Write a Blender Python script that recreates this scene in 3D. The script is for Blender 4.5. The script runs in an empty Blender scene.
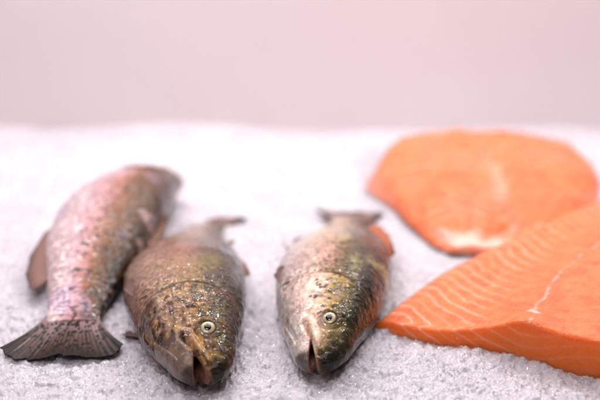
import bpy, math, numpy as np
import openvdb as vdb
from mathutils import Vector

# ------------------------------------------------------------------ basics
# everything is laid out in centimetres on the ice (x right, y away from the
# viewer, z up) and converted to metres when the meshes are made
CM = 0.01
scene = bpy.context.scene
COL = scene.collection
rng = np.random.default_rng(11)

def sstep(a, b, x):
    t = np.clip((x - a) / (b - a), 0, 1)
    return t * t * (3 - 2 * t)

def bump(x):                       # smooth bell, 1 at 0, 0 at |x|>=1
    t = np.clip(1 - x * x, 0, 1)
    return t * t

def hash3(ix, iy, iz, seed):
    h = (ix.astype(np.int64) * 374761393 + iy.astype(np.int64) * 668265263 +
         iz.astype(np.int64) * 2147483647 + seed * 1274126177) & 0xffffffff
    h = ((h ^ (h >> 13)) * 1274126177) & 0xffffffff
    h = ((h ^ (h >> 16)) * 2246822519) & 0xffffffff
    return ((h ^ (h >> 15)) & 0xffffff) / float(0xffffff)

def vnoise(x, y, z=None, seed=0):  # value noise, -1..1
    x = np.asarray(x, float); y = np.asarray(y, float)
    z = np.zeros_like(x) if z is None else np.asarray(z, float)
    ix, iy, iz = np.floor(x), np.floor(y), np.floor(z)
    fx, fy, fz = x - ix, y - iy, z - iz
    fx = fx * fx * (3 - 2 * fx); fy = fy * fy * (3 - 2 * fy); fz = fz * fz * (3 - 2 * fz)
    out = 0
    for dx in (0, 1):
        for dy in (0, 1):
            for dz in (0, 1):
                w = (fx if dx else 1 - fx) * (fy if dy else 1 - fy) * (fz if dz else 1 - fz)
                out = out + w * hash3(ix + dx, iy + dy, iz + dz, seed)
    return out * 2 - 1

def fbm(x, y, z=None, seed=0, octv=3):
    s, a, t = 0, 1.0, 0
    z = np.zeros_like(np.asarray(x, float)) if z is None else z
    for k in range(octv):
        s = s + a * vnoise(x * 2 ** k + 7.3 * k, y * 2 ** k + 3.1 * k, z * 2 ** k + 1.7 * k, seed + k)
        t += a; a *= .5
    return s / t

def worley2(x, y, seed=0):         # F1, F2, id of the nearest cell
    ix, iy = np.floor(x), np.floor(y)
    f1 = np.full(x.shape, 9.); f2 = np.full(x.shape, 9.); cid = np.zeros(x.shape)
    for dx in (-1, 0, 1):
        for dy in (-1, 0, 1):
            cx, cy = ix + dx, iy + dy
            px = cx + hash3(cx, cy, cx * 0, seed); py = cy + hash3(cx, cy, cx * 0, seed + 1)
            d = np.hypot(px - x, py - y)
            near = d < f1
            f2 = np.where(near, f1, np.minimum(f2, d))
            cid = np.where(near, hash3(cx, cy, cx * 0, seed + 2), cid)
            f1 = np.where(near, d, f1)
    return f1, f2, cid

def catmull(xs, ys, x):
    xs, ys = np.asarray(xs, float), np.asarray(ys, float)
    m = np.gradient(ys, xs)
    i = np.clip(np.searchsorted(xs, x) - 1, 0, len(xs) - 2)
    h = xs[i + 1] - xs[i]
    t = (x - xs[i]) / h
    tc = np.clip(t, 0, 1)
    v = ((2 * tc**3 - 3 * tc**2 + 1) * ys[i] + (tc**3 - 2 * tc**2 + tc) * h * m[i] +
         (-2 * tc**3 + 3 * tc**2) * ys[i + 1] + (tc**3 - tc**2) * h * m[i + 1])
    return v + np.where(t > 1, (t - 1) * h * m[i + 1], 0) + np.where(t < 0, t * h * m[i], 0)

def lin(r, g, b):                  # sRGB 0..255 -> linear
    c = np.array([r, g, b], float) / 255
    return np.where(c <= .04045, c / 12.92, ((c + .055) / 1.055) ** 2.4)

def make_mesh(name, V, F, mat, parent=None, attrs=None, smooth=True):
    me = bpy.data.meshes.new(name)
    V = np.ascontiguousarray(V, np.float32) * CM
    if isinstance(F, np.ndarray):
        n, k = F.shape
        me.vertices.add(len(V)); me.vertices.foreach_set("co", V.ravel())
        me.loops.add(n * k); me.loops.foreach_set("vertex_index", F.astype(np.int32).ravel())
        me.polygons.add(n)
        me.polygons.foreach_set("loop_start", np.arange(0, n * k, k, dtype=np.int32))
    else:
        me.from_pydata([tuple(v) for v in V], [], F)
    me.update(calc_edges=True); me.validate()
    for an, av in (attrs or {}).items():
        av = np.asarray(av, np.float32)
        if av.ndim == 1:
            a = me.attributes.new(an, 'FLOAT', 'POINT'); a.data.foreach_set('value', av)
        elif an == 'albedo':
            a = me.attributes.new(an, 'FLOAT_COLOR', 'POINT')
            a.data.foreach_set('color', np.c_[av, np.ones(len(av))].astype(np.float32).ravel())
        else:
            a = me.attributes.new(an, 'FLOAT_VECTOR', 'POINT'); a.data.foreach_set('vector', av.ravel())
    me.polygons.foreach_set("use_smooth", np.full(len(me.polygons), smooth))
    me.materials.append(mat)
    ob = bpy.data.objects.new(name, me)
    COL.objects.link(ob)
    if parent: ob.parent = parent
    return ob

def grid_faces(n, m, flip=False):
    i, j = np.meshgrid(np.arange(n - 1), np.arange(m - 1), indexing='ij')
    a = (i * m + j).ravel()
    q = np.c_[a, a + m, a + m + 1, a + 1]
    return q[:, ::-1].copy() if flip else q

def slab(P, Q, flip=False):        # closed solid between two (n,m,3) sheets
    n, m = P.shape[:2]
    V = np.r_[P.reshape(-1, 3), Q.reshape(-1, 3)]
    F = [grid_faces(n, m), grid_faces(n, m, True) + n * m]
    per = np.r_[np.arange(m), (np.arange(1, n) * m + m - 1), (n - 1) * m + np.arange(m - 2, -1, -1), np.arange(n - 2, -1, -1) * m]
    per2 = per + n * m
    F.append(np.c_[per[:-1], per[1:], per2[1:], per2[:-1]])
    F = np.vstack(F)
    return V, (F[:, ::-1].copy() if flip else F)

# ------------------------------------------------------------------ materials
class NT:
    def __init__(self, name):
        self.m = bpy.data.materials.new(name); self.m.use_nodes = True
        self.t = self.m.node_tree; self.t.nodes.clear()
        self.out = self.n('ShaderNodeOutputMaterial')
    def n(self, typ, **kw):
        o = self.t.nodes.new(typ)
        for k, v in kw.items(): setattr(o, k, v)
        return o
    def put(self, sock, v):
        if hasattr(v, 'is_output'): self.t.links.new(v, sock)
        elif isinstance(v, (tuple, list, np.ndarray)):
            v = list(v); sock.default_value = v + [1.0] if len(sock.default_value) == 4 and len(v) == 3 else v
        else: sock.default_value = v
    def attr(self, name, out='Fac'):
        return self.n('ShaderNodeAttribute', attribute_name=name).outputs[out]
    def math(self, op, a, b=None, c=None, clamp=False):
        o = self.n('ShaderNodeMath', operation=op, use_clamp=clamp)
        self.put(o.inputs[0], a)
        if b is not None: self.put(o.inputs[1], b)
        if c is not None: self.put(o.inputs[2], c)
        return o.outputs[0]
    def scale(self, vec, s):
        o = self.n('ShaderNodeVectorMath', operation='MULTIPLY')
        self.put(o.inputs[0], vec); self.put(o.inputs[1], s if isinstance(s, tuple) else (s, s, s))
        return o.outputs[0]
    def noise(self, vec, scale, detail=3, rough=.55, dist=0):
        o = self.n('ShaderNodeTexNoise'); self.put(o.inputs['Vector'], vec)
        for k, v in (('Scale', scale), ('Detail', detail), ('Roughness', rough), ('Distortion', dist)): o.inputs[k].default_value = v
        return o.outputs['Fac']
    def voro(self, vec, scale, feature='F1', rnd=1., out='Distance'):
        o = self.n('ShaderNodeTexVoronoi', feature=feature); self.put(o.inputs['Vector'], vec)
        o.inputs['Scale'].default_value = scale; o.inputs['Randomness'].default_value = rnd
        return o.outputs[out]
    def ramp(self, fac, lo, hi, a=0., b=1.):
        o = self.n('ShaderNodeMapRange', interpolation_type='SMOOTHSTEP'); self.put(o.inputs[0], fac)
        for i, v in enumerate((lo, hi, a, b)): self.put(o.inputs[i + 1], v)
        return o.outputs[0]
    def mix(self, fac, a, b, blend='MIX'):
        o = self.n('ShaderNodeMix', data_type='RGBA', blend_type=blend)
        self.put(o.inputs[0], fac); self.put(o.inputs[6], a); self.put(o.inputs[7], b)
        return o.outputs[2]
    def bump(self, h, strength, dist, normal=None):
        o = self.n('ShaderNodeBump'); self.put(o.inputs['Height'], h)
        self.put(o.inputs['Strength'], strength); o.inputs['Distance'].default_value = dist * CM
        if normal is not None: self.put(o.inputs['Normal'], normal)
        return o.outputs[0]
    def bsdf(self, **kw):
        o = self.n('ShaderNodeBsdfPrincipled')
        for k, v in kw.items(): self.put(o.inputs[k.replace('_', ' ')], v)
        self.t.links.new(o.outputs[0], self.out.inputs['Surface'])
        return o

def mat_fish():
    T = NT('wet_trout_skin')
    rest = T.attr('rest', 'Vector'); alb = T.attr('albedo', 'Color')
    sc = T.attr('scales'); sil = T.attr('silver')
    flat = T.scale(rest, (1.0, .45, 1.0))
    cell = T.voro(flat, 6.2, 'F1', .55)                       # fine scales
    cellc = T.n('ShaderNodeSeparateColor'); T.put(cellc.inputs[0], T.voro(flat, 6.2, 'F1', .55, 'Color'))
    n1 = T.noise(rest, 1.3, 4); n2 = T.noise(rest, 9, 3, .6); n3 = T.noise(rest, 3.2, 4, .65)
    dark = T.math('MULTIPLY', T.math('MULTIPLY_ADD', cellc.outputs[0], .55, -.28), sc)
    k = T.math('ADD', T.math('MULTIPLY_ADD', n2, 1.1, .45), dark)
    k = T.math('MULTIPLY', k, T.math('MULTIPLY_ADD', n3, 1.0, .5))
    edge = T.math('MULTIPLY', T.ramp(cell, .45, .8), T.math('MULTIPLY', sc, .35))
    k = T.math('MULTIPLY', k, T.math('SUBTRACT', 1, edge))
    grey = T.n('ShaderNodeCombineColor')
    for i in range(3): T.put(grey.inputs[i], k)
    col = T.mix(1.0, alb, grey.outputs[0], 'MULTIPLY')
    h = T.math('ADD', T.math('MULTIPLY', T.math('MULTIPLY', cell, sc), -.5), T.math('MULTIPLY', n2, .55))
    geo = T.n('ShaderNodeNewGeometry').outputs['Normal']
    def vm(op, p, q):
        o = T.n('ShaderNodeVectorMath', operation=op); T.put(o.inputs[0], p); T.put(o.inputs[1], q); return o.outputs[0]
    tilt = T.scale(vm('SUBTRACT', T.voro(flat, 6.2, 'F1', .55, 'Color'), (.5, .5, .5)), .55)
    tl = T.n('ShaderNodeVectorMath', operation='SCALE'); T.put(tl.inputs[0], tilt); T.put(tl.inputs[3], T.math('MULTIPLY_ADD', sc, .8, .2))
    fct = T.n('ShaderNodeVectorMath', operation='NORMALIZE'); T.put(fct.inputs[0], vm('ADD', geo, tl.outputs[0]))
    nb = T.bump(h, .6, .05, fct.outputs[0])
    slime = T.bump(T.noise(rest, 2.9, 1, .4, .4), .8, .19)
    slime = T.bump(T.math('MULTIPLY', cell, sc), .35, .025, slime)
    T.bsdf(Base_Color=col, Metallic=T.math('MULTIPLY', sil, T.math('MULTIPLY_ADD', n1, .7, .25)),
           Roughness=T.math('MULTIPLY_ADD', n2, .2, .28), Normal=nb, IOR=1.4, Specular_IOR_Level=.1,
           Coat_Weight=.8, Coat_Roughness=.05, Coat_IOR=1.36, Coat_Normal=slime)
    return T.m

def mat_fin():
    T = NT('wet_fin_membrane')
    rest = T.attr('rest', 'Vector'); alb = T.attr('albedo', 'Color')
    n = T.noise(rest, 7, 3)
    g = T.mix(T.math('MULTIPLY', n, .5), alb, (.02, .012, .01))
    T.bsdf(Base_Color=g, Roughness=.4, Normal=T.bump(n, .4, .05), Subsurface_Weight=.1,
           Subsurface_Radius=(.002, .001, .0007), Coat_Weight=.1, Coat_Roughness=.12, Specular_IOR_Level=.05)
    return T.m

def mat_eye():
    T = NT('fish_eye_iris')
    a = T.attr('albedo', 'Color')
    rest = T.attr('rest', 'Vector')
    T.bsdf(Base_Color=T.mix(T.math('MULTIPLY', T.noise(rest, 9, 3), .4), a, (.30, .20, .08)), Metallic=0., Roughness=.35, Coat_Weight=1.0, Coat_Roughness=.03)
    return T.m

def mat_pupil():
    T = NT('fish_eye_pupil')
    rest = T.n('ShaderNodeTexCoord').outputs['Object']
    T.bsdf(Base_Color=T.mix(T.noise(rest, 300), (.004, .004, .006), (.012, .012, .018)), Roughness=.06, Coat_Weight=1.0, Coat_Roughness=.02)
    return T.m

def mat_flesh():
    T = NT('raw_salmon_flesh')
    rest = T.attr('rest', 'Vector'); ph = T.attr('phase'); fat = T.attr('fat'); white = T.attr('white'); cut = T.attr('cut')
    nz = T.noise(rest, .9, 3); nf = T.noise(rest, 5.5, 4, .65)
    stretched = T.noise(T.scale(rest, (3.2, .55, 3.2)), 1.6, 4, .6)
    p = T.math('ADD', ph, T.math('MULTIPLY_ADD', nz, .5, -.25))
    d = T.math('ABSOLUTE', T.math('SUBTRACT', T.math('FRACT', p), .5))       # .5 at a seam
    core = T.math('POWER', T.math('MULTIPLY', d, 2.0), 11.0)
    soft = T.math('POWER', T.math('MULTIPLY', d, 2.0), 3.0)
    line = T.math('MULTIPLY', T.math('ADD', T.math('MULTIPLY', core, .55), T.math('MULTIPLY', soft, .30)), fat, clamp=True)
    wn = T.n('ShaderNodeTexWhiteNoise', noise_dimensions='1D'); T.put(wn.inputs['W'], T.math('FLOOR', T.math('ADD', p, .5)))
    line = T.math('MULTIPLY', line, T.math('MULTIPLY_ADD', wn.outputs['Value'], .8, .45), clamp=True)
    line = T.math('MULTIPLY', line, T.math('MULTIPLY_ADD', nf, 1.2, .35), clamp=True)
    base = T.mix(T.ramp(nz, .32, .68), (.76, .112, .012), (.86, .20, .044))
    base = T.mix(T.ramp(stretched, .42, .75, 0, .42), base, (.89, .29, .10))
    base = T.mix(T.math('MULTIPLY', cut, .8), base, (.86, .185, .014))
    base = T.mix(T.ramp(nf, .45, .8, 0, .42), base, (.68, .095, .016))
    col = T.mix(line, base, (.90, .60, .44))
    col = T.mix(white, col, (.92, .74, .66))
    h = T.math('ADD', T.math('MULTIPLY', nf, .55), T.math('ADD', T.math('MULTIPLY', line, .35), T.math('MULTIPLY', white, .8)))
    h = T.math('ADD', h, T.math('MULTIPLY', stretched, .7))
    nb = T.bump(h, .5, .09)
    wet = T.bump(T.math('ADD', T.noise(rest, 3.2, 1, .4, .5), T.math('MULTIPLY', T.noise(T.scale(rest, (2.4, .6, 2.4)), 2.5, 1), .5)), 1.0, .5)
    T.bsdf(Base_Color=col, Roughness=.36, Normal=nb, IOR=1.4, Specular_IOR_Level=.25, Subsurface_Weight=.7, Subsurface_Radius=(.011, .0038, .0014),
           Subsurface_Scale=1.0, Coat_Weight=.8, Coat_Roughness=.035, Coat_Normal=wet, Coat_IOR=1.35)
    return T.m

def mat_skin():
    T = NT('salmon_silver_skin')
    rest = T.n('ShaderNodeTexCoord').outputs['Object']
    v = T.voro(rest, 420, 'F1', .5)
    T.bsdf(Base_Color=T.mix(T.noise(rest, 60), (.10, .10, .10), (.36, .35, .33)), Metallic=.5, Roughness=.3, Normal=T.bump(v, .4, .05), Coat_Weight=.6)
    return T.m

def mat_ice():
    T = NT('crushed_ice')
    rest = T.n('ShaderNodeTexCoord').outputs['Object']
    a = T.noise(rest, 150, 4, .65); b = T.noise(rest, 900, 3, .6); c = T.noise(rest, 22, 3)
    geo = T.n('ShaderNodeNewGeometry').outputs['Normal']
    def vm(op, p, q):
        o = T.n('ShaderNodeVectorMath', operation=op); T.put(o.inputs[0], p); T.put(o.inputs[1], q); return o.outputs[0]
    v1 = T.voro(rest, 560, 'F1', 1., 'Color'); v2 = T.voro(rest, 1250, 'F1', 1., 'Color')
    g = T.n('ShaderNodeSeparateColor'); T.put(g.inputs[0], v1)
    g2 = T.n('ShaderNodeSeparateColor'); T.put(g2.inputs[0], v2)
    tilt = vm('ADD', T.scale(vm('SUBTRACT', v1, (.5, .5, .5)), 1.1), T.scale(vm('SUBTRACT', v2, (.5, .5, .5)), .9))
    facet = T.n('ShaderNodeVectorMath', operation='NORMALIZE'); T.put(facet.inputs[0], vm('ADD', geo, tilt)); facet = facet.outputs[0]
    clear = T.math('MULTIPLY', T.ramp(a, .40, .66), T.ramp(g2.outputs[0], .15, .8))
    col = T.mix(T.ramp(c, .3, .7), (.61, .565, .62), (.70, .655, .70))
    col = T.mix(T.math('MULTIPLY', clear, .7), col, (.38, .35, .405))
    nb = T.bump(T.math('ADD', T.math('MULTIPLY', a, .6), T.math('MULTIPLY', b, .7)), .8, .10)
    T.bsdf(Base_Color=col, Roughness=T.ramp(g.outputs[2], .2, .9, .15, .6), IOR=1.31, Normal=nb, Specular_IOR_Level=.6,
           Subsurface_Weight=.30, Subsurface_Radius=(.003, .0031, .0036), Subsurface_Scale=1.0,
           Coat_Weight=1.0, Coat_Roughness=.04, Coat_IOR=1.5, Coat_Normal=facet)
    return T.m

def mat_crystal():
    T = NT('clear_ice_grain')
    rest = T.n('ShaderNodeTexCoord').outputs['Object']
    n = T.noise(rest, 300, 2)
    T.bsdf(Base_Color=T.mix(n, (.93, .91, .94), (.99, .98, .99)), Roughness=T.ramp(n, .4, .7, .03, .25), IOR=1.31,
           Transmission_Weight=.5, Specular_IOR_Level=.7)
    return T.m

def mat_wall():
    T = NT('pale_painted_panel')
    rest = T.n('ShaderNodeTexCoord').outputs['Object']
    n = T.noise(T.scale(rest, (1, 1, .35)), 5, 4)
    f = T.noise(rest, 160, 3)
    T.bsdf(Base_Color=T.mix(n, (.79, .69, .705), (.85, .75, .76)), Roughness=.45, Normal=T.bump(f, .1, .02))
    return T.m

# ------------------------------------------------------------------ lie of the ice
def mound(x, y):                   # the drift of ice the far fillet leans on
    return .15 * np.clip(y - 65, 0, 21) * sstep(5.5, 9.5, x) * (1 - sstep(88, 101, y)) \
        + 1.25 * np.exp(-((x + 13.2) / 4.5) ** 2 - ((y - 71) / 8.5) ** 2)
def ice_base(x, y):
    z = .45 * fbm(x / 11, y / 11, seed=5, octv=2) + .16 * fbm(x / 3.2, y / 3.2, seed=9, octv=2)
    z = z + .9 * fbm(x / 17 + 3, y / 9, seed=31, octv=2) * sstep(92, 110, y)
    return z + mound(x, y)

RIM = []                           # (x, y, half width) along everything that has sunk in
def ice_rim(x, y):
    best = np.full(x.shape, 9.)
    for px, py, hw in RIM:
        best = np.minimum(best, np.hypot(x - px, y - py) - hw)
    lump = .6 + .7 * vnoise(x / 1.1, y / 1.1, seed=84) + .4 * vnoise(x / .4, y / .4, seed=85)
    return .30 * np.exp(-((best - .25) / .75) ** 2) * np.clip(lump, 0, 2) - .25 * sstep(0, -1.5, best)

def build_ice():
    rows = 33 * np.exp(np.arange(0, math.log(113.6 / 33), .0021))
    cols = np.r_[-1.5 + np.linspace(0, 1, 60)[:-1] ** .8 * .95, np.linspace(-.55, .55, 900), (1.5 - np.linspace(0, 1, 60)[:-1] ** .8 * .95)[::-1]]
    C, Y = np.meshgrid(cols, rows, indexing='ij')
    C = C + .0004 * vnoise(C * 900, Y * 3, seed=77)
    X = C * Y
    Z = ice_base(X, Y)
    wx = X + .18 * vnoise(X * 3, Y * 3, seed=41); wy = Y + .18 * vnoise(X * 3, Y * 3, seed=43)
    for cell, amp, sd in ((.70, .20, 1), (.34, .11, 4), (.17, .06, 8)):
        f1, f2, cid = worley2(wx / cell, wy / cell, sd)
        keep = .35 + .65 * cid
        Z += amp * keep * (1 - np.clip(f1, 0, 1) ** 1.6) + amp * .5 * (cid - .5)
    Z += .028 * vnoise(X / .09, Y / .09, seed=51) - .17
    Z += ice_rim(X, Y)
    V = np.stack([X, Y, Z], -1).reshape(-1, 3)
    ob = make_mesh('crushed_ice', V, grid_faces(len(cols), len(rows)), M['ice'])
    ob['kind'] = 'structure'
    ob['label'] = 'bed of finely crushed wet ice under the fish'

def build_crystals():
    # loose clear grains lying on the crushed ice, thickest near the viewer
    N = 9000
    y = 36 + (62 - 36) * rng.random(N) ** 1.35
    x = (rng.random(N) * 2 - 1) * .5 * y
    clump = fbm(x / 2.2, y / 2.2, seed=90, octv=2)
    keep = rng.random(N) < .35 + .9 * clump + .25
    x, y = x[keep], y[keep]; N = len(x)
    s = .03 + .055 * rng.random(N) ** 2.2
    z = ice_base(x, y) + ice_rim(x, y) + .02 + .05 * rng.random(N)
    ico = np.array([(0, 0, 1), (.89, 0, .45), (.28, .85, .45), (-.72, .53, .45), (-.72, -.53, .45), (.28, -.85, .45),
                    (.72, .53, -.45), (-.28, .85, -.45), (-.89, 0, -.45), (-.28, -.85, -.45), (.72, -.53, -.45), (0, 0, -1)])
    fc = np.array([(0, 1, 2), (0, 2, 3), (0, 3, 4), (0, 4, 5), (0, 5, 1), (1, 6, 2), (2, 7, 3), (3, 8, 4), (4, 9, 5), (5, 10, 1),
                   (2, 6, 7), (3, 7, 8), (4, 8, 9), (5, 9, 10), (1, 10, 6), (11, 7, 6), (11, 8, 7), (11, 9, 8), (11, 10, 9), (11, 6, 10)])
    P = np.repeat(ico[None], N, 0) * (1 + .5 * (rng.random((N, 12, 1)) - .5))
    P = P * np.stack([.7 + .7 * rng.random(N), .7 + .7 * rng.random(N), .5 + .5 * rng.random(N)], -1)[:, None]
    q = rng.normal(size=(N, 4)); q /= np.linalg.norm(q, axis=1, keepdims=True)
    w, a, b, c = q.T
    R = np.stack([np.stack([1 - 2 * (b*b + c*c), 2 * (a*b - c*w), 2 * (a*c + b*w)], -1),
                  np.stack([2 * (a*b + c*w), 1 - 2 * (a*a + c*c), 2 * (b*c - a*w)], -1),
                  np.stack([2 * (a*c - b*w), 2 * (b*c + a*w), 1 - 2 * (a*a + b*b)], -1)], 1)
    P = np.einsum('nij,nkj->nki', R, P) * s[:, None, None] + np.stack([x, y, z], -1)[:, None]
    F = (fc[None] + 12 * np.arange(N)[:, None, None]).reshape(-1, 3)
    ob = make_mesh('loose_ice_grains', P.reshape(-1, 3), F, M['crystal'], smooth=False)
    ob['kind'] = 'stuff'
    ob['label'] = 'clear loose grains of ice scattered over the crushed ice'
    ob['category'] = 'ice'

# ------------------------------------------------------------------ trout
SL = 29.5
PX = [0, .1, .35, 1, 2, 3, 4.5, 6.5, 9, 12, 15, 18, 21, 24, 26.5, 28.5, 29.5]
HD = [.02, .60, 1.02, 1.50, 1.92, 2.20, 2.58, 3.08, 3.5, 3.78, 3.72, 3.3, 2.7, 2.05, 1.62, 1.5, 1.58]
HV = [.02, .68, 1.10, 1.54, 1.90, 2.20, 2.64, 3.15, 3.65, 4.0, 3.9, 3.4, 2.65, 1.9, 1.5, 1.42, 1.5]
WD = [.02, .38, .62, .90, 1.26, 1.58, 2.0, 2.36, 2.58, 2.62, 2.46, 2.15, 1.72, 1.22, .82, .5, .3]
EYE = (2.7, .62)                  # centre of the eye on the flank (x, z)
EYER = .43

def prof(x):
    xx = np.clip(x, 0, SL)
    return catmull(PX, HD, xx), catmull(PX, HV, xx), catmull(PX, WD, xx)

def op_edge(z):                    # hind rim of the gill cover
    return 7.0 - .55 * (np.clip(z + .5, -9, 9) / 1.6) ** 2 * .55
def pre_edge(z):                   # the fainter rim in front of it
    return 5.0 - .5 * (np.clip(z + .9, -9, 9) / 1.3) ** 2 * .5

def mouth_cavity(x, y, z, gape):
    hx, hz = 1.55, -.42            # corner of the mouth
    up = (-.2 - hx, .02 - hz); lo = (-.2 - hx, .02 - gape * 1.0 - hz)
    def line(d):
        L = math.hypot(*d); n = (-d[1] / L, d[0] / L)
        return (x - hx) * n[0] + (z - hz) * n[1]
    dU, dL = line(up), line(lo)    # wedge lies between the two lines
    wedge = np.maximum(np.maximum(-dU, dL), x - hx)
    inner = (np.sqrt(((x - 1.3) / 1.0) ** 2 + (y / .55) ** 2 + ((z + .40) / .5) ** 2) - 1) * .5
    throat = (np.sqrt(((x - 2.4) / 1.5) ** 2 + (y / .55) ** 2 + ((z + .6) / .5) ** 2) - 1) * .5
    return np.minimum(np.minimum(wedge, inner), throat)

def fish_sdf(x, y, z, gape):
    hd, hv, w = prof(x)
    h = np.where(z > 0, hd, hv)
    r = ((np.abs(y) / w) ** 2.15 + (np.abs(z) / h) ** 2.15) ** (1 / 2.15)
    f = (r - 1) * np.minimum(w, h) * .92
    f = np.maximum(f, np.maximum(-x, x - SL - .1))
    # gill cover: the body steps in behind its rim, with a groove
    e = x - op_edge(z)
    lim = sstep(2.35, 1.5, z) * sstep(-3.3, -2.6, z)
    f = f + lim * (.10 * sstep(-.05, .15, e) * (1 - sstep(.5, 3.0, e)) + .11 * bump((e - .10) / .2) - .05 * bump((e + .35) / .4))
    e2 = x - pre_edge(z)
    lim2 = sstep(1.2, .5, z) * sstep(-2.6, -2.0, z)
    f = f + lim2 * (.03 * bump((e2 - .08) / .2) - .02 * bump((e2 + .2) / .3))
    # skull ridge over the eye, orbit ring and socket
    d = np.hypot(x - EYE[0], (z - EYE[1]))
    f = f - .02 * bump((d - .60) / .2) + .02 * bump((d - .80) / .14) + .05 * (1 - sstep(.38, .50, d))
    # upper jaw bone
    ax, az, bx, bz = .45, .22, 2.75, -.62
    t = np.clip(((x - ax) * (bx - ax) + (z - az) * (bz - az)) / ((bx - ax) ** 2 + (bz - az) ** 2), 0, 1)
    dm = np.hypot(x - ax - t * (bx - ax), z - az - t * (bz - az))
    f = f - .10 * bump(dm / (.16 + .20 * t)) + .045 * bump((dm - (.22 + .2 * t)) / .14) * sstep(3.0, 2.4, x)
    # cheek bones, nostril, chin groove
    f = f - .03 * bump((np.hypot(x - 3.9, z + .1) - .75) / .25) + .10 * bump(np.hypot(x - 1.35, z - .62) / .13)
    f = f + .05 * bump((np.abs(z + .62 + .42 * x) - .05) / .12) * sstep(1.0, 2.2, x) * sstep(4.6, 3.6, x)
    hmask = sstep(7.4, 6.0, x)
    f = f + hmask * (.035 * fbm(x / .55, y / .55, z / .45, seed=71, octv=3) + .05 * fbm(x / 1.6, y / 1.4, z / .9, seed=75, octv=2)) \
        + (1 - hmask) * .05 * fbm(x / 2.4, y / 1.5, z / 1.3, seed=78, octv=3)
    # opening of the mouth, softly rounded lips
    g = mouth_cavity(x, y, z, gape)
    k = .10
    hh = np.clip(.5 + .5 * (f + g) / k, 0, 1)
    return f * hh - g * (1 - hh) + k * hh * (1 - hh)

def fish_rest_mesh(gape):
    vx = .06
    x = np.arange(-.3, SL + .4, vx); y = np.arange(-2.8, 2.8, vx); z = np.arange(-4.4, 4.3, vx)
    A = np.empty((len(x), len(y), len(z)), np.float32)
    for i0 in range(0, len(x), 60):
        Xg, Yg, Zg = np.meshgrid(x[i0:i0 + 60], y, z, indexing='ij')
        A[i0:i0 + 60] = fish_sdf(Xg, Yg, Zg, gape)
    A = np.clip(A, -3 * vx, 3 * vx)
    g = vdb.FloatGrid(); g.background = 3 * vx
    g.copyFromArray(A)
    P, Q = g.convertToQuads(isovalue=0.0)[:2]
    P = P * vx + np.array([x[0], y[0], z[0]])
    Q = np.asarray(Q, np.int64)
    # signed volume decides which way the faces wind
    a, b, c, d = (P[Q[:, k]] for k in range(4))
    if (np.einsum('ij,ij->i', a, np.cross(b, c)) + np.einsum('ij,ij->i', a, np.cross(c, d))).sum() < 0:
        Q = Q[:, ::-1].copy()
    return P, Q

class Pose:
    """lays a straight fish along a path on the ice, flank up"""
    def __init__(self, pts, roll=0., zc=None, mirror=False, kx=1., kz=((0, 34), (1, 1))):
        pts = np.array(pts, float)
        t = np.arange(len(pts), dtype=float)
        tt = np.linspace(0, len(pts) - 1, 400)
        c = np.stack([catmull(t, pts[:, k], tt) for k in range(2)], -1)
        s = np.r_[0, np.cumsum(np.linalg.norm(np.diff(c, axis=0), axis=1))]
        self.s, self.c = s, c
        self.sgn = -1. if mirror else 1.
        self.roll = roll
        self.zc = zc; self.kx, self.kz = kx, kz
    def frame(self, x):
        s, c = self.s, self.c
        def at(q):
            r = np.stack([np.interp(q, s, c[:, k]) for k in range(2)], -1)
            over = np.clip(q - s[-1], 0, None)[..., None]; under = np.clip(q, None, 0)[..., None]
            return r + over * (c[-1] - c[-2]) / np.linalg.norm(c[-1] - c[-2]) + under * (c[1] - c[0]) / np.linalg.norm(c[1] - c[0])
        p = at(x); t = at(x + .6) - at(x - .6); t /= np.linalg.norm(t, axis=-1, keepdims=True)
        return p, t
    def __call__(self, P):
        x, y, z = P[..., 0], P[..., 1], P[..., 2]
        z = z * np.interp(x, *self.kz)
        p, t = self.frame(x * self.kx)
        n = np.stack([t[..., 1], -t[..., 0]], -1) * self.sgn
        roll = np.interp(x, [0, 8, 22, 30], [self.roll, self.roll * .8, self.roll * .2, 0])
        cr, sr = np.cos(roll), np.sin(roll)
        hor = z * cr - y * sr; ver = z * sr + y * cr
        out = np.empty(P.shape)
        out[..., :2] = p + n * hor[..., None]
        out[..., 2] = np.interp(x, self.zc[0], self.zc[1]) + ver
        return out

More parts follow.
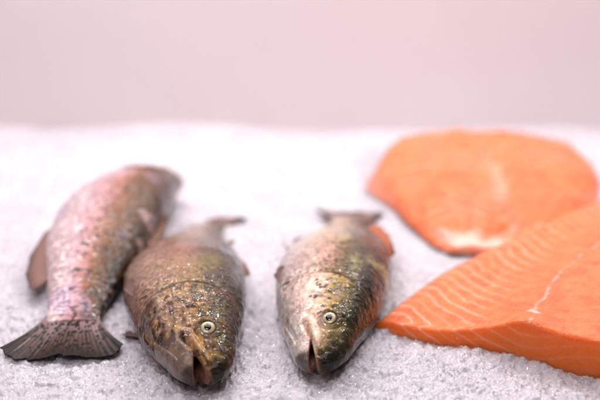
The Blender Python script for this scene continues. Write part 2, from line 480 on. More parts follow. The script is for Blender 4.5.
def paint_fish(P, st, rg):
    """albedo, scale mask and silver mask from the straight-fish position"""
    x, y, z = P.T
    hd, hv, w = prof(x)
    v = np.where(z > 0, z / hd, z / hv)                    # -1 belly .. 1 back
    wob = v + .16 * fbm(x / 2.6, z / 1.4, y / 2, seed=st['seed'], octv=3)
    stops = st['flank']
    col = np.zeros((len(x), 3))
    ts = [s[0] for s in stops]; cs = np.array([lin(*s[1]) for s in stops])
    for k in range(3): col[:, k] = np.interp(wob, ts, cs[:, k])
    # cloudy variation of the flank
    cl = fbm(x / 3.4 + 5, z / 1.8, seed=st['seed'] + 20, octv=3)
    for tint, lo, hi, amt in st['clouds']:
        m = (sstep(lo, hi, cl) if lo < hi else sstep(-lo, -hi, -cl)) * amt
        col = col * (1 - m[:, None]) + lin(*tint) * m[:, None]
    pk = bump((v - .02) / .34) * sstep(5, 9, x) * (.55 + .6 * fbm(x / 2, z, seed=st['seed'] + 7)) * st['stripe_amt']
    pk = np.clip(pk, 0, 1)
    col = col * (1 - pk[:, None]) + lin(*st['stripe']) * pk[:, None]
    # head
    hm = sstep(.35, -.15, x - op_edge(z) - .25 * np.clip(z - 1.2, 0, 3))
    hc = np.zeros_like(col)
    ht = [s[0] for s in st['head']]; hcs = np.array([lin(*s[1]) for s in st['head']])
    wh = v + .3 * fbm(x / 1.0, z / .8, y, seed=st['seed'] + 3, octv=3)
    for k in range(3): hc[:, k] = np.interp(wh, ht, hcs[:, k])
    for tint, lo, hi, amt, sc, sd in st['head_clouds']:
        m = sstep(lo, hi, fbm(x / sc, z / (sc * .55), y / sc, seed=st['seed'] + sd, octv=3)) * amt * (sstep(.6, .15, v) if sum(tint) > 300 else 1)
        hc = hc * (1 - m[:, None]) + lin(*tint) * m[:, None]
    vn = 1 - np.abs(fbm(x / 1.5 + .5 * fbm(x, z, seed=9), z / .75, y / 1.5, seed=st['seed'] + 44, octv=3)) * 9
    vm = sstep(.1, .75, vn) * st['veins'] * sstep(-.9, -.3, v)
    hc = hc * (1 - vm[:, None]) + lin(44, 28, 26) * vm[:, None]
    fl = sstep(.25, .42, fbm(x / .32, z / .26, y / .3, seed=st['seed'] + 48, octv=2)) * .45
    hc = hc * (1 - fl[:, None]) + hc * 1.7 * fl[:, None]
    col = col * (1 - hm[:, None]) + hc * hm[:, None]
    # dark line along the groove behind the gill cover rim
    e = x - op_edge(z)
    gm = bump((e - .08) / .16) * sstep(2.2, 1.4, z) * sstep(-3.2, -2.4, z) * st['gill']
    col = col * (1 - gm[:, None]) + lin(52, 34, 30) * gm[:, None]
    # dark snout and jaw tips
    sn = sstep(st['snout'], .1, x + .35 * fbm(x / .5, z / .5, y / .5, seed=8) + .9 * sstep(.4, -.3, z)) * sstep(-.35, .1, z)
    col = col * (1 - .9 * sn[:, None]) + lin(24, 22, 20) * .8 * sn[:, None]
    jt = sstep(1.0, .45, x) * sstep(-.3, -.5, z) * sstep(-1.6, -1.2, z + .3 * fbm(x * 2, z * 2, seed=4)) * .85
    col = col * (1 - jt[:, None]) + lin(36, 30, 30) * jt[:, None]
    lm = st['jaw_amt'] * sstep(3.6, 2.4, x) * sstep(-.25, -.55, z + .30 * x * .9 - .1)
    lm = np.clip(lm, 0, 1) * (1 - jt)
    col = col * (1 - lm[:, None]) + lin(*st['jaw']) * lm[:, None]
    # orbit: dark skin round the eye
    d = np.hypot(x - EYE[0], z - EYE[1])
    om = bump((d - .52) / .22) * .8
    col = col * (1 - om[:, None]) + lin(60, 46, 36) * om[:, None]
    # spots
    n = st['spots']
    sx = rg.uniform(2.8, SL, n * 3); sv = rg.uniform(st['spot_lo'], 1.05, n * 3)
    pr = sstep(st['spot_lo'] - .1, st['spot_hi'], sv) * np.where(sx < 6.4, st['head_spots'], 1)
    ok = rg.random(n * 3) < pr
    sx, sv = sx[ok][:n], sv[ok][:n]
    hds, hvs, _ = prof(sx)
    sz = sv * np.where(sv > 0, hds, hvs)
    rad = rg.uniform(.07, .17, len(sx)) * st['spot_size']
    ang = rg.uniform(0, math.pi, len(sx)); asp = rg.uniform(1.0, 1.8, len(sx))
    mask = np.zeros(len(x))
    dist = .2 * rad.mean() * fbm(x / .25, z / .25, seed=66, octv=2)
    order = np.argsort(x); xo = x[order]
    for a, b, r, an, sp, side in zip(sx, sz, rad, ang, asp, rg.random(len(sx))):
        i = order[np.searchsorted(xo, a - .45):np.searchsorted(xo, a + .45)]
        i = i[np.abs(z[i] - b) < .45]
        dx, dz = x[i] - a, z[i] - b
        u = dx * math.cos(an) + dz * math.sin(an); q = (-dx * math.sin(an) + dz * math.cos(an)) * sp
        mask[i] = np.maximum(mask[i], sstep(r * 1.15, r * .72, np.hypot(u, q) + dist[i]) * (.75 + .25 * side))
    mask *= sstep(.56, .7, d)
    mask *= st['spot_dark']
    col = col * (1 - mask[:, None]) + lin(8, 8, 9) * mask[:, None]
    # inside of the mouth and throat
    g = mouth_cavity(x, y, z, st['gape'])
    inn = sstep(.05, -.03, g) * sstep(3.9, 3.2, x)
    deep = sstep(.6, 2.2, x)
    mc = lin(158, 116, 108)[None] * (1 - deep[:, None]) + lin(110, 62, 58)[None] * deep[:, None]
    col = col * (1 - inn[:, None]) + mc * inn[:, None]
    sil = st['silver'] * sstep(.35, -.35, wob) * (1 - mask) * (1 - inn) * (1 - sn)
    lum = (col @ np.array([.3, .6, .1]))[:, None]
    col = lum + (col - lum) * st['sat']
    return np.clip(col, .004, 1), (1 - hm) * (1 - .5 * mask), np.clip(sil, 0, 1)

def fin_sheet(root_a, root_b, tip_a, tip_b, nu, nv, thick, ray=.02, rays=9, ragged=.15, seed=0, bow=0.):
    """fan-shaped fin from a root line to a tip line (all in straight-fish space), a thin solid with raised rays"""
    ra, rb, ta, tb = (np.array(q, float) for q in (root_a, root_b, tip_a, tip_b))
    u = np.linspace(0, 1, nu)[:, None]; v = np.linspace(0, 1, nv)[None]
    R = ra + (rb - ra) * u[..., None]; Tt = ta + (tb - ta) * u[..., None]
    edge = 1 + ragged * .5 * vnoise(u * rays, u * 0, seed=seed) + ragged * .25 * vnoise(u * rays * 3, u * 0, seed=seed + 1)
    edge = edge * (.5 + .5 * np.clip(np.sin(np.pi * (.06 + .88 * u)), 0, 1) ** .6)
    P = R + (Tt - R) * (v * edge)[..., None]
    nrm = np.cross(rb - ra, (ta + tb - ra - rb) / 2); nrm /= np.linalg.norm(nrm)
    P = P + nrm * (bow * np.sin(np.pi * v * .9))[..., None]
    th = thick * (1 - .8 * v) * (.7 + .3 * np.sin(np.pi * u)) + ray * (.5 + .5 * np.cos(2 * np.pi * rays * u)) * (1 - .5 * v)
    return P + nrm * th[..., None] * .5, P - nrm * th[..., None] * .5, np.broadcast_to(u, P.shape[:2]), np.broadcast_to(v, P.shape[:2])

def add_fin(name, args, pose, parent, paint, mirror, label=None, **kw):
    A, B, u, v = fin_sheet(*args, **kw)
    c = paint(u, v, A)
    n = A.shape[0] * A.shape[1]
    V, F = slab(pose(A), pose(B))
    rest = np.r_[A.reshape(-1, 3), B.reshape(-1, 3)]
    ob = make_mesh(name, V, F, M['fin'], parent, dict(rest=rest, albedo=np.r_[c.reshape(-1, 3), c.reshape(-1, 3)]))
    bm_fix(ob)
    return ob

def bm_fix(ob):
    import bmesh
    bm = bmesh.new(); bm.from_mesh(ob.data); bmesh.ops.recalc_face_normals(bm, faces=bm.faces); bm.to_mesh(ob.data); bm.free()

def mixc(a, b, t):
    return a * (1 - t[..., None]) + b * t[..., None]

def build_trout(st, pose, label, mirror=False):
    rg = np.random.default_rng(st['seed'])
    P, Q = fish_rest_mesh(st['gape'])
    col, sc, sil = paint_fish(P, st, rg)
    W = pose(P)
    for q in np.linspace(.6, 28, 34):
        h1, h2, wq = (float(v[0]) for v in prof(np.array([q])))
        c = pose(np.array([[q, 0., (h1 - h2) / 2]]))[0]
        RIM.append((c[0], c[1], .80 * (h1 + h2) / 2 * float(np.interp(q, *pose.kz))))
    if mirror: Q = Q[:, ::-1].copy()
    body = make_mesh('trout', W, Q, M['fish'], None, dict(rest=P, albedo=col, scales=sc, silver=sil))
    body['label'] = label; body['category'] = 'fish'; body['group'] = 'whole trout lying on the ice'
    # eyes: flattened ball with a golden iris ring, the pupil a dome of its own
    for side in (1, -1):
        _, _, w0 = prof(np.array([EYE[0]]))
        hd0 = prof(np.array([EYE[0]]))[0][0]
        ysurf = w0[0] * (1 - (EYE[1] / hd0) ** 2.15) ** (1 / 2.15)
        nth, nr = 48, 16
        th = np.linspace(0, 2 * np.pi, nth + 1)[:-1]
        al = math.radians(27)
        def dome(R, hgt, y0, oval=1., r0=0.):
            rr = np.linspace(r0, 1, nr)
            Pd = np.array([[(EYE[0] + .0 + R * r * np.cos(t), side * (y0 + hgt * math.sqrt(max(0, 1 - r * r))), EYE[1] + R * oval * r * np.sin(t)) for r in rr] for t in th])
            base = np.array([[(EYE[0], side * (y0 - .35), EYE[1])] for t in th])
            Pd = np.concatenate([Pd, base], 1)
            dx = Pd[..., 0] - EYE[0]; dy = Pd[..., 1] * side - (ysurf - .06)
            Pd[..., 0] = EYE[0] + dx * math.cos(al) - dy * math.sin(al)
            Pd[..., 1] = side * (ysurf - .06 + dx * math.sin(al) + dy * math.cos(al))
            m = nr + 1
            F = []
            for i in range(nth):
                j = (i + 1) % nth
                for k in range(m - 1): F.append((i * m + k, j * m + k, j * m + k + 1, i * m + k + 1))
            return Pd.reshape(-1, 3), np.array(F)
        R_, F_ = dome(EYER, .17, ysurf - .06)
        d = np.tile(np.r_[np.linspace(0, 1, 16) * EYER, EYER], 48)
        iris = mixc(lin(*st['iris']), lin(70, 52, 34), sstep(.33, .42, d))
        iris = mixc(iris, lin(176, 140, 70), bump((d - .235) / .04) * .5)
        eye = make_mesh('eye', pose(R_), F_, M['iris'], body, dict(rest=R_, albedo=iris))
        bm_fix(eye)
        R_, F_ = dome(.235, .085, ysurf + .058, .9)
        pup = make_mesh('pupil', pose(R_), F_, M['pupil'], eye)
        bm_fix(pup)
    # tail fin
    dk, md, pale = lin(*st['fin_dark']), lin(*st['fin_mid']), lin(*st['fin_pale'])
    spots = [(rg.uniform(.05, .95), rg.uniform(.1, .98), rg.uniform(.06, .115)) for _ in range(st['tail_spots'])]
    def paint_tail(u, v, A):
        c = mixc(md, pale, .45 * (.5 + .5 * np.cos(2 * np.pi * 22 * u)) * (1 - v) )
        c = mixc(c, dk, .85 * sstep(.66, .98, v + .10 * vnoise(u * 14, v * 3, seed=3)) + .0 * v)
        c = mixc(c, dk, .8 * np.maximum(sstep(.90, .99, u), sstep(.10, .01, u)))
        rootc = np.array([lin(*st['flank'][2][1])])
        rt = sstep(.62, .10, v + .22 * vnoise(u * 16, v * 2, seed=21)) * .55
        c = mixc(c, np.broadcast_to(rootc, c.shape), rt)
        for a, b, r in spots:
            dz = (A[..., 2] - ((a - .5) * (2.8 + 4.4 * b))); dx = (A[..., 0] - (29.2 + 4.4 * b)) * .55
            c = mixc(c, lin(12, 10, 10), sstep(r * 1.15, r * .7, np.hypot(dx, dz)) * .99)
        return c
    n_u, n_v = 150, 60
    u = np.linspace(-1, 1, n_u)[:, None]; v = np.linspace(0, 1, n_v)[None]
    L = st['tail_len'][0] + st['tail_len'][1] * np.abs(u) ** 1.8 - 1.0 * sstep(.72, 1.0, np.abs(u)) ** 2 - .22 * bump(u / .12) + .16 * vnoise(u * 9, u * 0, seed=st['seed']) + .07 * vnoise(u * 30, u * 0, seed=st['seed'] + 1)
    spread = st['spread']
    th = np.radians(st['fan']) * u * (.75 + .25 * np.abs(u)) * (.55 + .45 * v)
    zt = u * 1.35 + v * L * np.sin(th)
    xt = 28.9 + v * L * np.cos(th)
    drop = st.get('tail_drop', 0.)
    yt = .10 * np.sin(u * 5 + 1) * v + drop * v ** 2
    thick = .42 * (1 - v) ** 1.6 + .025 + .03 * (.5 + .5 * np.cos(22 * np.pi * u)) * (1 - .5 * v)
    mk = lambda s: np.stack(np.broadcast_arrays(xt, yt + s * thick * .5, zt), -1)
    A, B = mk(1), mk(-1)
    c = paint_tail(np.broadcast_to(u * .5 + .5, A.shape[:2]), np.broadcast_to(v, A.shape[:2]), A)
    V, F = slab(pose(A), pose(B))
    tail = make_mesh('tail_fin', V, F, M['fin'], body, dict(rest=np.r_[A.reshape(-1, 3), B.reshape(-1, 3)], albedo=np.r_[c.reshape(-1, 3)] .repeat(1, 0).tolist() + c.reshape(-1, 3).tolist()))
    bm_fix(tail)
    # other fins
    o = lin(*st['dorsal_col'])
    def paint_d(u, v, A):
        c = mixc(o, dk, .6 * sstep(.4, 1, v) * (.5 + .5 * np.sin(v * 20)) + 0 * u)
        return mixc(c, lin(22, 18, 18), sstep(.35, .0, u) * sstep(.5, .95, v))
    hdq = lambda xx: float(prof(np.array([xx]))[0][0]); hvq = lambda xx: float(prof(np.array([xx]))[1][0])
    d0, d1, d2, d3, d4, d5 = st['dorsal']
    add_fin('dorsal_fin', ((d0, 0, hdq(d0) - .25), (d1, 0, hdq(d1) - .25), (d2, st['dorsal_up'], hdq(d2) + d3), (d4, st['dorsal_up'], hdq(d4) + d5), 40, 24, .2),
            pose, body, paint_d, mirror, rays=11, ragged=.2, seed=5)
    add_fin('adipose_fin', ((22.3, 0, hdq(22.3) - .2), (23.3, 0, hdq(23.3) - .2), (23.8, .15, hdq(23.4) + .75), (24.4, .15, hdq(24.2) + .45), 14, 14, .22),
            pose, body, lambda u, v, A: mixc(lin(*st['adipose_col']), dk, .5 * v + 0 * u), mirror, rays=2, ray=.005, ragged=.05, seed=6)
    pc = lin(*st['anal_col'])
    def paint_p(u, v, A):
        return mixc(mixc(pc, pale, .35 * (.5 + .5 * np.cos(2 * np.pi * 9 * u))), dk, .55 * sstep(.5, 1, v))
    q0, q1, q2, q3, q4, q5 = st['anal']; d0, d1, d2, d3, d4, d5 = st['dorsal']
    add_fin('anal_fin', ((q0, .1, -hvq(q0) + .3), (q1, .1, -hvq(q1) + .3), (q2, -.2, -hvq(q2) + q3), (q4, -.2, -hvq(q4) + q5), 36, 22, .3),
            pose, body, paint_p, mirror, rays=8, seed=8)
    for side in (1, -1):
        sp = st['pectoral'][0 if side > 0 else 1]
        xs = 7.5; zs = -2.1
        wq = float(prof(np.array([xs]))[2][0])
        add_fin('pectoral_fin', ((7.3, side * 1.75, -2.3), (7.6, side * 1.3, -2.85)) + sp + (26, 26, .14),
                pose, body, paint_p, mirror, rays=8, seed=12, bow=.12 * side)
        xs = 16.2; zq = -hvq(16.2)
        if st['pelvic']: add_fin('pelvic_fin', ((xs, side * .75, zq + .45), (xs + .9, side * .5, zq + .2), (xs + 2.2, side * 1.1, zq - .55), (xs + 3.2, side * .6, zq - .55), 22, 22, .14),
                pose, body, paint_p, mirror, rays=7, seed=14)
    return body

# ------------------------------------------------------------------ salmon fillets
def build_fillet(edge_fn, T_fn, A, B, z_fn, label, face_h=True, phase_fn=None, fat_fn=None, white_fn=None, na=300, nb=260, ra=.8, right_round=False, face_bulge=.12, seed=0):
    ua = np.linspace(0, 1, na)
    a = A * (ua ** 1.25 if not right_round else .5 - .5 * np.sign(1 - 2 * ua) * np.abs(1 - 2 * ua) ** .8)
    nf, nr = 40, 12
    tb = np.linspace(0, 1, nb) ** 1.25
    aa = a[:, None]
    T0 = T_fn(aa, np.zeros((1, 1)))
    r = np.minimum(.28, T0 * .45)
    tf = np.linspace(0, 1, nf)[None]
    bf = -face_bulge * np.sin(np.pi * np.clip(tf * 1.1 - .1, 0, 1)) * np.minimum(T0, 1.5) + .22 * (1 - tf) * np.minimum(T0, 1.2) * .6 + 0 * aa
    zf = (T0 - r) * tf
    bf = bf + .06 * fbm(aa / 1.2, zf / .7, seed=seed + 3)
    an = np.linspace(0, np.pi / 2, nr + 1)[None, 1:]
    br = r * (1 - np.cos(an)); zr = T0 - r + r * np.sin(an)
    bt = r + (B - r) * tb[None, 1:]
    zt = T_fn(aa, bt)
    b = np.concatenate([bf, br, bt], 1); zl = np.concatenate([zf, zr, zt], 1)
    cutm = np.concatenate([np.ones_like(bf), 1 - np.broadcast_to(an / (np.pi / 2), br.shape) ** 2, np.zeros_like(bt)], 1)
    # rounding at the thin edge(s)
    rq = np.sqrt(np.clip(1 - (1 - np.clip(aa / ra, 0, 1)) ** 2, 0, 1))
    if right_round: rq = rq * np.sqrt(np.clip(1 - (1 - np.clip((A - aa) / ra, 0, 1)) ** 2, 0, 1))
    endq = np.sqrt(np.clip(1 - (1 - np.clip((B - b) / .9, 0, 1)) ** 2, 0, 1))
    zl = zl * rq * endq
    aG = np.broadcast_to(aa, b.shape)
    und = (.08 * fbm(aG / 2.2, b / 2.6, seed=seed, octv=3) + .022 * fbm(aG / .42, b / .6, seed=seed + 5, octv=2)) * np.clip(zl, 0, 1)
    zl = zl + und
    X, Y = edge_fn(aG, b)
    Z = z_fn(X, Y) + zl
    V = np.stack([X, Y, Z], -1)
    rest = np.stack([aG, b, zl], -1).reshape(-1, 3)
    at = dict(rest=rest, phase=phase_fn(aG, b, zl).ravel(), fat=fat_fn(aG, b, zl, cutm).ravel(), white=white_fn(aG, b, zl, cutm).ravel(), cut=cutm.ravel())
    n, m = b.shape
    ob = make_mesh('salmon_fillet', V.reshape(-1, 3), grid_faces(n, m), M['flesh'], None, at)
    ob['label'] = label; ob['category'] = 'fillet'; ob['group'] = 'salmon fillets on the ice'
    # the skin left on the underside, a thin sheet peeping out below the flesh
    ia = np.linspace(0, n - 1, 90).astype(int)
    ib = np.r_[0, np.linspace(nf, m - 1, 90).astype(int)]
    S = V[np.ix_(ia, ib)].copy()
    bb = b[np.ix_(ia, ib)].copy(); bb[:, 0] = bf[ia, 0] - .06 - .10 * (vnoise(a[ia] / 1.3, a[ia] * 0, seed=seed + 9) > .1)
    SX, SY = edge_fn(aG[np.ix_(ia, ib)], bb)
    S[..., 0] = SX; S[..., 1] = SY; S[..., 2] = z_fn(SX, SY) + .05
    S2 = S.copy(); S2[..., 2] -= .14
    Vs, Fs = slab(S, S2)
    sk = make_mesh('skin', Vs, Fs, M['skin'], ob)
    bm_fix(sk); 
    return ob

# ------------------------------------------------------------------ go
M = dict(fish=mat_fish(), fin=mat_fin(), iris=mat_eye(), pupil=mat_pupil(), flesh=mat_flesh(), skin=mat_skin(),
         ice=mat_ice(), crystal=mat_crystal(), wall=mat_wall())

# back panel of the counter
def build_wall():
    w, h, y0, th = 185., 42., 113.2, 2.0
    n, m = 60, 24
    X, Z = np.meshgrid(np.linspace(-w, w, n), np.linspace(-3, h, m), indexing='ij')
    Yf = y0 + .12 * fbm(X / 40, Z / 20, seed=2)
    V, F = slab(np.stack([X, Yf, Z], -1), np.stack([X, Yf * 0 + y0 + th, Z], -1))
    ob = make_mesh('wall', V, F, M['wall'])
    bm_fix(ob)
    ob['kind'] = 'structure'; ob['label'] = 'pale plain panel behind the bed of ice'
build_wall()

COMMON = dict(sat=1.16, pelvic=True, gill=.9, fan=33, tail_len=(3.1, 1.7), tail_spots=80, anal=(20.6, 23.6, 22.4, -1.9, 25.0, -1.0), dorsal=(12.6, 17.6, 14.2, .55, 20.4, .5), veins=.5, dorsal_up=-.2, snout=1.2, jaw_amt=.6, jaw=(170, 158, 152), spread=3.5, iris=(210, 192, 146), silver=.35, gape=.75,
              fin_dark=(42, 30, 28), fin_mid=(150, 120, 108), fin_pale=(190, 158, 148), spot_size=1., spot_dark=.92,
              spot_lo=.0, spot_hi=.5, head_spots=.5, spots=230, anal_col=(150, 110, 100), dorsal_col=(150, 105, 80), adipose_col=(150, 110, 60),
              stripe=(214, 150, 150), stripe_amt=.5,
              pectoral=(((11.0, 1.75, -3.15), (10.0, 1.35, -4.0)), ((10.5, -1.9, -3.4), (9.6, -1.7, -4.6))))

brown = dict(COMMON, seed=101, gape=.92, silver=.25,
    flank=[(-1, (124, 92, 78)), (-.6, (158, 124, 108)), (-.2, (146, 106, 90)), (.15, (120, 84, 62)), (.45, (86, 60, 26)), (.75, (54, 42, 12)), (1, (32, 25, 8))],
    clouds=[((150, 165, 175), .15, .5, .45), ((62, 42, 34), .25, .6, .6), ((150, 140, 70), -.15, -.45, .35), ((96, 66, 56), .3, .55, .3)],
    head=[(-1, (120, 104, 98)), (-.5, (152, 124, 106)), (-.1, (150, 114, 80)), (.25, (128, 98, 52)), (.55, (104, 86, 28)), (.8, (56, 46, 18)), (1, (40, 32, 14))],
    head_clouds=[((84, 50, 36), -.05, .3, .8, 1.0, 31), ((206, 160, 100), .2, .36, .5, .4, 52), ((92, 50, 46), .15, .4, .35, 1.2, 60), ((40, 26, 24), .12, .26, .8, .45, 64)], veins=.7,
    jaw=(128, 112, 106), spot_lo=.1, spots=420, spot_dark=.85, head_spots=.4, snout=1.0, stripe=(178, 120, 108), stripe_amt=.5)
speckled = dict(COMMON, seed=202, gape=.56, silver=.35,
    flank=[(-1, (190, 175, 172)), (-.6, (206, 184, 178)), (-.25, (208, 180, 166)), (.0, (190, 158, 124)), (.2, (128, 98, 44)), (.5, (82, 64, 18)), (.8, (42, 33, 10)), (1, (30, 24, 8))],
    clouds=[((226, 214, 150), .15, .5, .4), ((150, 120, 110), -.2, -.5, .3)],
    head=[(-1, (190, 178, 174)), (-.4, (214, 186, 176)), (0, (214, 182, 160)), (.25, (176, 142, 84)), (.5, (112, 92, 40)), (.75, (64, 54, 26)), (1, (40, 34, 20))],
    head_clouds=[((236, 200, 180), .1, .4, .5, 1.0, 31), ((150, 104, 84), .15, .3, .4, .5, 52)], veins=.25,
    jaw=(196, 186, 182), spot_lo=-.3, spot_hi=.15, spots=900, spot_size=1.0, head_spots=.8, snout=2.1, gill=.55,
    dorsal_col=(216, 122, 84), adipose_col=(226, 120, 70), dorsal=(15.8, 25.5, 16.2, .5, 27.6, .8), dorsal_up=.7)
rosy = dict(COMMON, seed=303, gape=.4, silver=.35,
    flank=[(-1, (226, 200, 200)), (-.6, (226, 200, 202)), (-.25, (200, 164, 170)), (0, (170, 126, 122)), (.18, (148, 94, 58)), (.42, (120, 76, 38)), (.8, (78, 50, 22)), (1, (44, 30, 14))],
    clouds=[((180, 160, 190), .1, .5, .5), ((236, 205, 205), -.2, -.5, .4)],
    head=[(-1, (200, 170, 160)), (-.3, (170, 130, 110)), (.2, (130, 92, 60)), (.6, (100, 74, 36)), (1, (60, 46, 26))],
    head_clouds=[((90, 60, 50), .1, .4, .6, 1.0, 31)],
    spot_lo=-.35, spot_hi=.3, spots=380, spot_size=1.15, spread=3.6, fan=31, tail_len=(5.0, .35), tail_spots=170, anal=(15.2, 23.6, 17.0, -.8, 25.6, -1.25), anal_col=(164, 122, 112), pelvic=False, fin_mid=(70, 45, 36), fin_dark=(28, 19, 17))

zc_std = ([0, 3, 8, 13, 20, 26, 29.5, 34], [1.3, 1.65, 2.0, 1.95, 1.35, .8, .55, .5])
build_trout(rosy, Pose([(-12.0, 75.6), (-13.9, 69.5), (-15.1, 62), (-15.3, 56), (-15.0, 51), (-14.6, 45.0)], zc=([0, 3, 8, 13, 20, 26, 29.5, 34], [2.9, 3.2, 3.4, 3.3, 2.15, 1.05, .5, .12]), roll=.05, mirror=True, kx=.90, kz=((0, 12, 20, 25, 29, 34), (1.0, 1.05, 1.22, 1.36, 1.25, .98))),
            'rosy silver trout lying with its broad speckled tail towards the viewer', mirror=True)
build_trout(brown, Pose([(-5.0, 40.8), (-6.5, 46), (-7.9, 54), (-8.3, 62), (-8.0, 74)], zc=zc_std, roll=.10, kx=.96, kz=((0, 12, 24, 34), (1.05, 1.06, 1.12, 1.0))),
            'dark bronze brown trout with gaping mouth, head towards the viewer')
build_trout(speckled, Pose([(1.0, 42.1), (1.65, 47.5), (2.6, 55), (3.7, 65), (5.0, 76)], zc=zc_std, roll=.16, kx=.97, kz=((0, 12, 24, 34), (1.0, 1.03, 1.12, 1.0))),
            'pale olive trout with black spots and silvery jaw, beside the salmon fillet')

# near fillet ---------------------------------------------------------
EA = [0, 4.9, 8.3, 9.9, 13.7, 21, 30]
EXs = [4.6, 9.0, 12.1, 13.6, 17.2, 24, 32.5]
EYs = [49.2, 46.8, 45.3, 44.3, 42.6, 39.4, 36]
def edge1(a, b):
    OB = [-3, 0, 4, 9, 16, 32, 46]
    return catmull(EA, EXs, a) + catmull(OB, [-2.0, 0, 2.1, 5.0, 10.2, 22.6, 33.4], b), catmull(EA, EYs, a) + catmull(OB, [-2.2, 0, 3.3, 7.2, 12.2, 22.8, 32], b)
def T1(a, b):
    al = 9.6 - .10 * np.clip(b, 0, 25)
    q = a / al
    t = catmull([0, .5, .8, 1.0, 1.12, 1.45, 2.0, 3.2], [1.0, 1.35, 2.25, 3.1, 2.85, 2.75, 2.8, 2.4], np.clip(q, 0, 3.2))
    flat = catmull([0, .5, .8, 1.0, 1.3, 2.0, 3.2], [.95, 1.7, 2.45, 2.8, 2.9, 3.0, 2.5], np.clip(q, 0, 3.2))
    k = sstep(0, 4.5, b)
    t = t * (1 - k) + flat * k
    t = t + 1.4 * sstep(2, 32, b)
    return t - .12 * bump((q - 1.02) / .08) * k
def fzig(a, al):
    q = a / al
    return catmull([0, .1, .35, .65, 1.0, 1.35, 1.9, 3.3], [1.1, .25, 2.0, 4.4, 6.2, 5.0, 7.4, 5], q)
def ph1(a, b, z):
    al = 9.6 - .10 * np.clip(b, 0, 25)
    return (b + fzig(a, al) + .55 * z + 1.1 * z * sstep(.6, .0, b) + .35 * fbm(a / 2.2, b / 2.2, seed=12)) / 1.22
def fat1(a, b, z, cut):
    al = 9.6 - .10 * np.clip(b, 0, 25)
    q = a / al
    top = .95 * sstep(.80, .52, q + .14 * fbm(a / 2, b / 2, seed=3)) + .12 * sstep(.5, .8, q)
    return top * (1 - cut) + cut * (.45 * sstep(1.3, .6, q) + .14)
def white1(a, b, z, cut):
    al = 9.6 - .10 * np.clip(b, 0, 25) + .14 * vnoise(b / 1.2, b * 0, seed=6)
    d = np.abs(a - al)
    dash = sstep(-.45, .1, vnoise(b * 1.4, a * .5, seed=8))
    ln = sstep(.10, .02, d + .05 * vnoise(a * 6, b * 6, seed=5)) * (.15 + .75 * dash)
    blob = sstep(.5, .15, np.hypot((a - al + .05) / .8, (b - 2.3) / 1.7) + .42 * fbm(a * 2.2, b * 2.2, seed=15, octv=3))
    return np.clip(np.maximum(ln * .5, blob * .62), 0, 1) * (1 - cut)
build_fillet(edge1, T1, 30, 44, lambda x, y: -.08 + 0 * x, 'large orange salmon fillet with a cut face, nearest the viewer',
             phase_fn=ph1, fat_fn=fat1, white_fn=white1, seed=21, na=380, nb=300)

# far fillet ----------------------------------------------------------
LD = [63.5, 65.5, 69.2, 73, 77.3, 81, 85.5, 88]
LX = [12.0, 10.8, 9.3, 8.2, 7.1, 6.5, 9.2, 11.3]
RX = [18.4, 21.5, 25, 27.4, 29, 29.6, 29.0, 27.0]
A2, B2 = 20., 24.5
def edge2(a, b):
    D = 63.5 + b + .0 * a + .6 * np.sin(np.pi * a / A2) * np.clip(1 - b / 6, 0, 1) * -1
    Dc = np.clip(D, 63.5, 88)
    l, r = np.interp(Dc, LD, LX), np.interp(Dc, LD, RX)
    return l + (r - l) * a / A2, D
def T2(a, b):
    q = a / A2
    return (.40 + 1.65 * np.sin(np.pi * np.clip(q, 0, 1)) ** .5) * (.42 + .58 * sstep(0, 8, b)) + .1 * np.sin(q * 9) + .35 * fbm(a / 2.6, b / 2.6 + 0 * a, seed=61, octv=3) * sstep(0, 2, b) + .22 * fbm(a / 1.1, b / 1.1, seed=63, octv=2) * sstep(0, .6, b) * sstep(6, 2, b)
def ph2(a, b, z):
    return (b + 2.2 * np.abs((a / A2 * 4) % 2 - 1) + z) / 1.25
def white2(a, b, z, cut):
    q = a / A2
    strip = sstep(.055, .005, np.abs(q - .52) + .03 * fbm(b / 2, a, seed=3)) * sstep(4, 9, b) * (1 - sstep(10, 19, b)) * .24
    rim = sstep(2.8, .6, b + 2.2 * fbm(a / 1.8, b / 1.6, seed=7, octv=3)) * sstep(.02, .14, q) * (1 - .6 * cut) * .8
    return np.clip(np.maximum(strip, rim), 0, 1)
build_fillet(edge2, T2, A2, B2, lambda x, y: mound(x, y) + .05, 'smaller orange salmon fillet with a whitish front rim, behind the large fillet',
             phase_fn=ph2, fat_fn=lambda a, b, z, c: .10 + .6 * sstep(-.1, .4, fbm(a / 2.6, b / 2.6, seed=33, octv=3)), white_fn=white2, seed=55, na=160, nb=160, right_round=True, ra=.7)

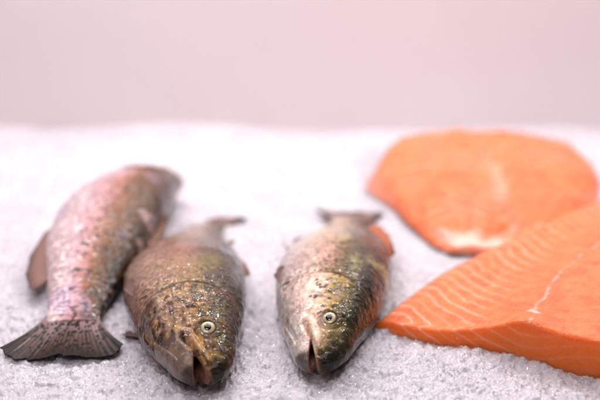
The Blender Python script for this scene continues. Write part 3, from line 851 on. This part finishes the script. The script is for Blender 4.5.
for a in np.linspace(.2, 26, 60):
    ex, ey = edge1(np.array(a), np.array(0.)); RIM.append((float(ex) + .35, float(ey) + .45, .3))
for b in np.linspace(.5, 36, 50):
    ex, ey = edge1(np.array(.5), np.array(b)); RIM.append((float(ex), float(ey), .1))
build_ice()
build_crystals()

# ------------------------------------------------------------------ light
def area(name, loc, target, sx, sy, power, col):
    l = bpy.data.lights.new(name, 'AREA'); l.shape = 'RECTANGLE'; l.size = sx; l.size_y = sy; l.energy = power; l.color = col
    o = bpy.data.objects.new(name, l); COL.objects.link(o)
    o.location = loc
    o.rotation_euler = (Vector(target) - Vector(loc)).to_track_quat('-Z', 'Y').to_euler()
    return o
area('overhead_light', (0, 1.0, 1.75), (0, .75, 0), 2.0, 1.5, 20, (1, .93, .945))
area('overhead_light', (-.3, -.7, 1.5), (0, .7, 0), 1.0, .6, 11.5, (1, .945, .945))  # unseen fill lamp, added on the viewer's side to brighten the front faces
area('counter_light', (0, 1.06, .62), (0, .98, 0), 1.7, .06, 4.3, (1, .925, .94))
for i, (x, y, z) in enumerate(((-.55, .92, .80), (-.28, 1.0, .74), (0, 1.0, .72), (.28, 1.0, .74), (.55, .92, .80))):
    area('display_spot', (x, y, z), (x * .3, .5, 0), .055, .055, 1.15, (1, .96, .95))

w = bpy.data.worlds.new('World'); scene.world = w; w.use_nodes = True
bg = w.node_tree.nodes['Background']
bg.inputs[0].default_value = (1.0, .93, .95, 1); bg.inputs[1].default_value = .14

# ------------------------------------------------------------------ camera
cd = bpy.data.cameras.new('camera'); cam = bpy.data.objects.new('camera', cd); COL.objects.link(cam)
cam.location = (0, 0, .24); cam.rotation_euler = (math.radians(90 - 17), 0, 0)
cd.lens = 50; cd.sensor_width = 36; cd.clip_start = .01; cd.clip_end = 50
cd.dof.use_dof = True; cd.dof.focus_distance = .486; cd.dof.aperture_fstop = 3.3
scene.camera = cam

scene.render.engine = 'CYCLES'
scene.cycles.use_denoising = True
scene.cycles.max_bounces = 10; scene.cycles.transmission_bounces = 8
scene.view_settings.view_transform = 'Standard'; scene.view_settings.look = 'None'
scene.view_settings.exposure = .02; scene.view_settings.gamma = 1
